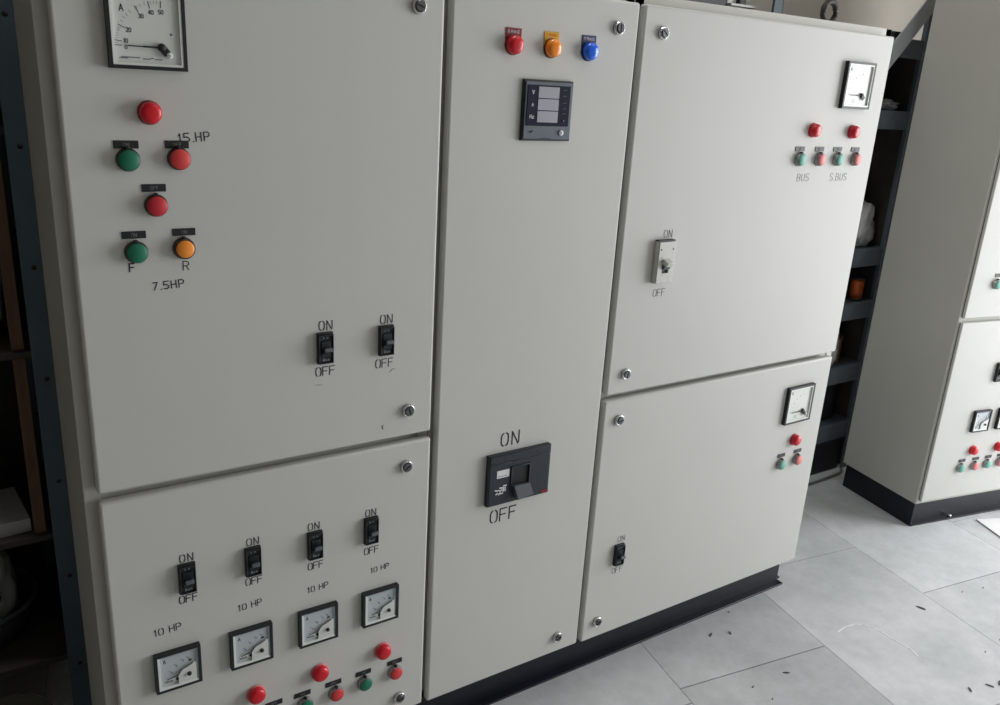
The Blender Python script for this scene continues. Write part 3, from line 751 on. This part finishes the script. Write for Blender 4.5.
# ------------------------------------------------------------------ the room
FL = floor_mat()
def make_floor():
    bm = bmesh.new(); cl = bm.loops.layers.color.new('slab')
    joint = mat('joint_dark', (18,18,18), rough=.95)
    ux = Vector((math.cos(math.radians(-8.5)), math.sin(math.radians(-8.5)), 0)); uy = Vector((.192, .981, 0)); uy.normalize()
    # column joints pass through these points at y = -.2
    def slab(p, w, l, tone, g=.0026):
        a = [p+ux*g/2+uy*g/2, p+ux*(w-g/2)+uy*g/2, p+ux*(w-g/2)+uy*(l-g/2), p+ux*g/2+uy*(l-g/2)]
        t = [bm.verts.new(v) for v in a]; d = [bm.verts.new(v+Vector((0,0,-.016))) for v in a]
        fs = [bm.faces.new(t)] + [bm.faces.new((d[i], d[(i+1)%4], t[(i+1)%4], t[i])) for i in range(4)]
        for f in fs:
            f.material_index = 0
            for lp in f.loops: lp[cl] = (tone, tone, tone, 1)
    W = .4345*.982/ (ux.x*uy.y-ux.y*uy.x) if False else .4400
    L = .62
    base = Vector((1.2215, -.2, 0))
    offs = {0: .062, 1: .320, 2: .010, 3: .20}
    for i in range(-7, 10):
        p0 = base + Vector((.4355*i, 0, 0))
        off = offs.get(i, random.uniform(0, L))
        for j in range(-8, 5):
            tone = random.uniform(.95, 1.03)*(.90 if i <= 0 else .97 if i == 1 else 1)
            slab(p0 + uy*(off + L*j), .4355*.985, L, tone)
    # bedding under the slabs
    vs = [bm.verts.new(v) for v in ((-1.9,-4.2,-.012),(6.2,-4.2,-.012),(6.2,1.2,-.012),(-1.9,1.2,-.012))]
    f = bm.faces.new(vs); f.material_index = 1
    for lp in f.loops: lp[cl] = (1,1,1,1)
    bmesh.ops.recalc_face_normals(bm, faces=bm.faces)
    me = bpy.data.meshes.new('floor'); bm.to_mesh(me); bm.free(); me.materials.append(FL); me.materials.append(joint)
    me.materials.append(mat('chalk_line', (236,237,237), rough=.9))
    o = bpy.data.objects.new('floor', me); COL.objects.link(o); o['kind'] = 'structure'
make_floor()
b = MB()
cl = [(1.734,-.184),(1.768,-.180),(1.802,-.185),(1.820,-.197),(1.829,-.215),(1.833,-.236),(1.834,-.275),(1.835,-.314),(1.827,-.340)]
for (x0, y0), (x1, y1) in zip(cl, cl[1:]):
    L = math.hypot(x1-x0, y1-y0)
    b.box(-L/2-.001, L/2+.001, -.0018, .0018, 0, .0003, mat('chalk_line', (236,237,237), rough=.9), M=Matrix.Translation(((x0+x1)/2, (y0+y1)/2, .0002)) @ Matrix.Rotation(math.atan2(y1-y0, x1-x0), 4, 'Z'))
o = b.build('chalk_mark'); tag(o, 'curved pale chalk line on the stone floor right of the cabinet row', 'chalk mark')

def struct(name, boxes, m):
    b = MB()
    for a in boxes: b.box(*a, m)
    o = b.build(name); o['kind'] = 'structure'; return o
X0, X1, Y0, Y1, ZC = -1.6, 3.7, -3.6, .86, 3.0
struct('wall_back', [(X0-.1, X1+.1, Y1, Y1+.1, 0, ZC)], WALL)
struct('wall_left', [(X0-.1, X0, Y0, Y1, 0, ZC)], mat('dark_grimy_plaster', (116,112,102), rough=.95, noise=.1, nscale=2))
struct('wall_front', [(X0-.1, X1+.1, Y0-.1, Y0, 0, ZC)], GRIME)
# doorway to the yard in the right wall
OY0, OY1, OZ = -2.3, -.35, 2.15
struct('wall_right', [(X1, X1+.1, Y0, OY0, 0, ZC), (X1, X1+.1, OY1, Y1, 0, ZC), (X1, X1+.1, OY0, OY1, OZ, ZC)], GRIME)
struct('ceiling', [(X0-.1, X1+.1, Y0-.1, Y1+.1, ZC, ZC+.1)], CEIL)
struct('trim_1', [(X1-.01, X1+.11, OY0-.05, OY0, 0, OZ), (X1-.01, X1+.11, OY1, OY1+.05, 0, OZ), (X1-.01, X1+.11, OY0-.05, OY1+.05, OZ, OZ+.05)], RACK)

# ------------------------------------------------------------------ light
w = bpy.data.worlds.new('World'); scn.world = w; w.use_nodes = True
bg = w.node_tree.nodes['Background']; bg.inputs[0].default_value = (.92, .96, 1, 1); bg.inputs[1].default_value = 1.0
def area(name, loc, rot, sx, sy, e, c):
    l = bpy.data.lights.new(name, 'AREA'); l.shape = 'RECTANGLE'; l.size = sx; l.size_y = sy; l.energy = e; l.color = c
    o = bpy.data.objects.new(name, l); COL.objects.link(o); o.location = loc; o.rotation_euler = rot
    return o
area('daylight_in_doorway', (X1+.12, (OY0+OY1)/2, OZ/2+.02), (0, PI/2, 0), OZ-.1, OY1-OY0-.1, 88, (.975, .98, 1.0))
area('rooflight', (2.0, -1.3, ZC-.03), (0, 0, 0), .9, 1.4, 6, (1.0, .99, .98))
area('rear_fill', (.90, .14, ZC-.03), (0, 0, 0), .7, .3, 14, (1.0, .99, .98))  # added fill lamp for the far cabinet's side and the back wall
b = MB(); b.box(.5, 1.3, -.03, .31, ZC-.02, ZC-.001, WHITE, .002); o = b.build('rear_fill_panel'); o['kind'] = 'structure'  # made-up ceiling panel to go with the added rear fill lamp
b = MB(); b.box(1.5, 2.5, -2.05, -.55, ZC-.02, ZC-.001, WHITE, .002); o = b.build('window_1'); o['kind'] = 'structure'

# ------------------------------------------------------------------ camera
cam = bpy.data.cameras.new('Camera'); co = bpy.data.objects.new('Camera', cam); COL.objects.link(co)
R = ((.8362368858061018, -.5454154823257545, .05683152696063131), (-.12295944360669706, -.28749642240383805, -.949856190343004), (.5344051328769628, .7873168096416832, -.3074790971926342))
co.matrix_world = Matrix(((R[0][0], -R[1][0], -R[2][0], 0), (R[0][1], -R[1][1], -R[2][1], -1.17), (R[0][2], -R[1][2], -R[2][2], 1.255), (0, 0, 0, 1)))
cam.sensor_fit = 'HORIZONTAL'; cam.sensor_width = 36; cam.lens = 839.64/1000*36; cam.clip_start = .02; cam.clip_end = 60
scn.camera = co
scn.view_settings.view_transform = 'Standard'; scn.view_settings.look = 'None'
scn.view_settings.gamma = 1; scn.view_settings.exposure = 0; scn.view_settings.use_curve_mapping = False
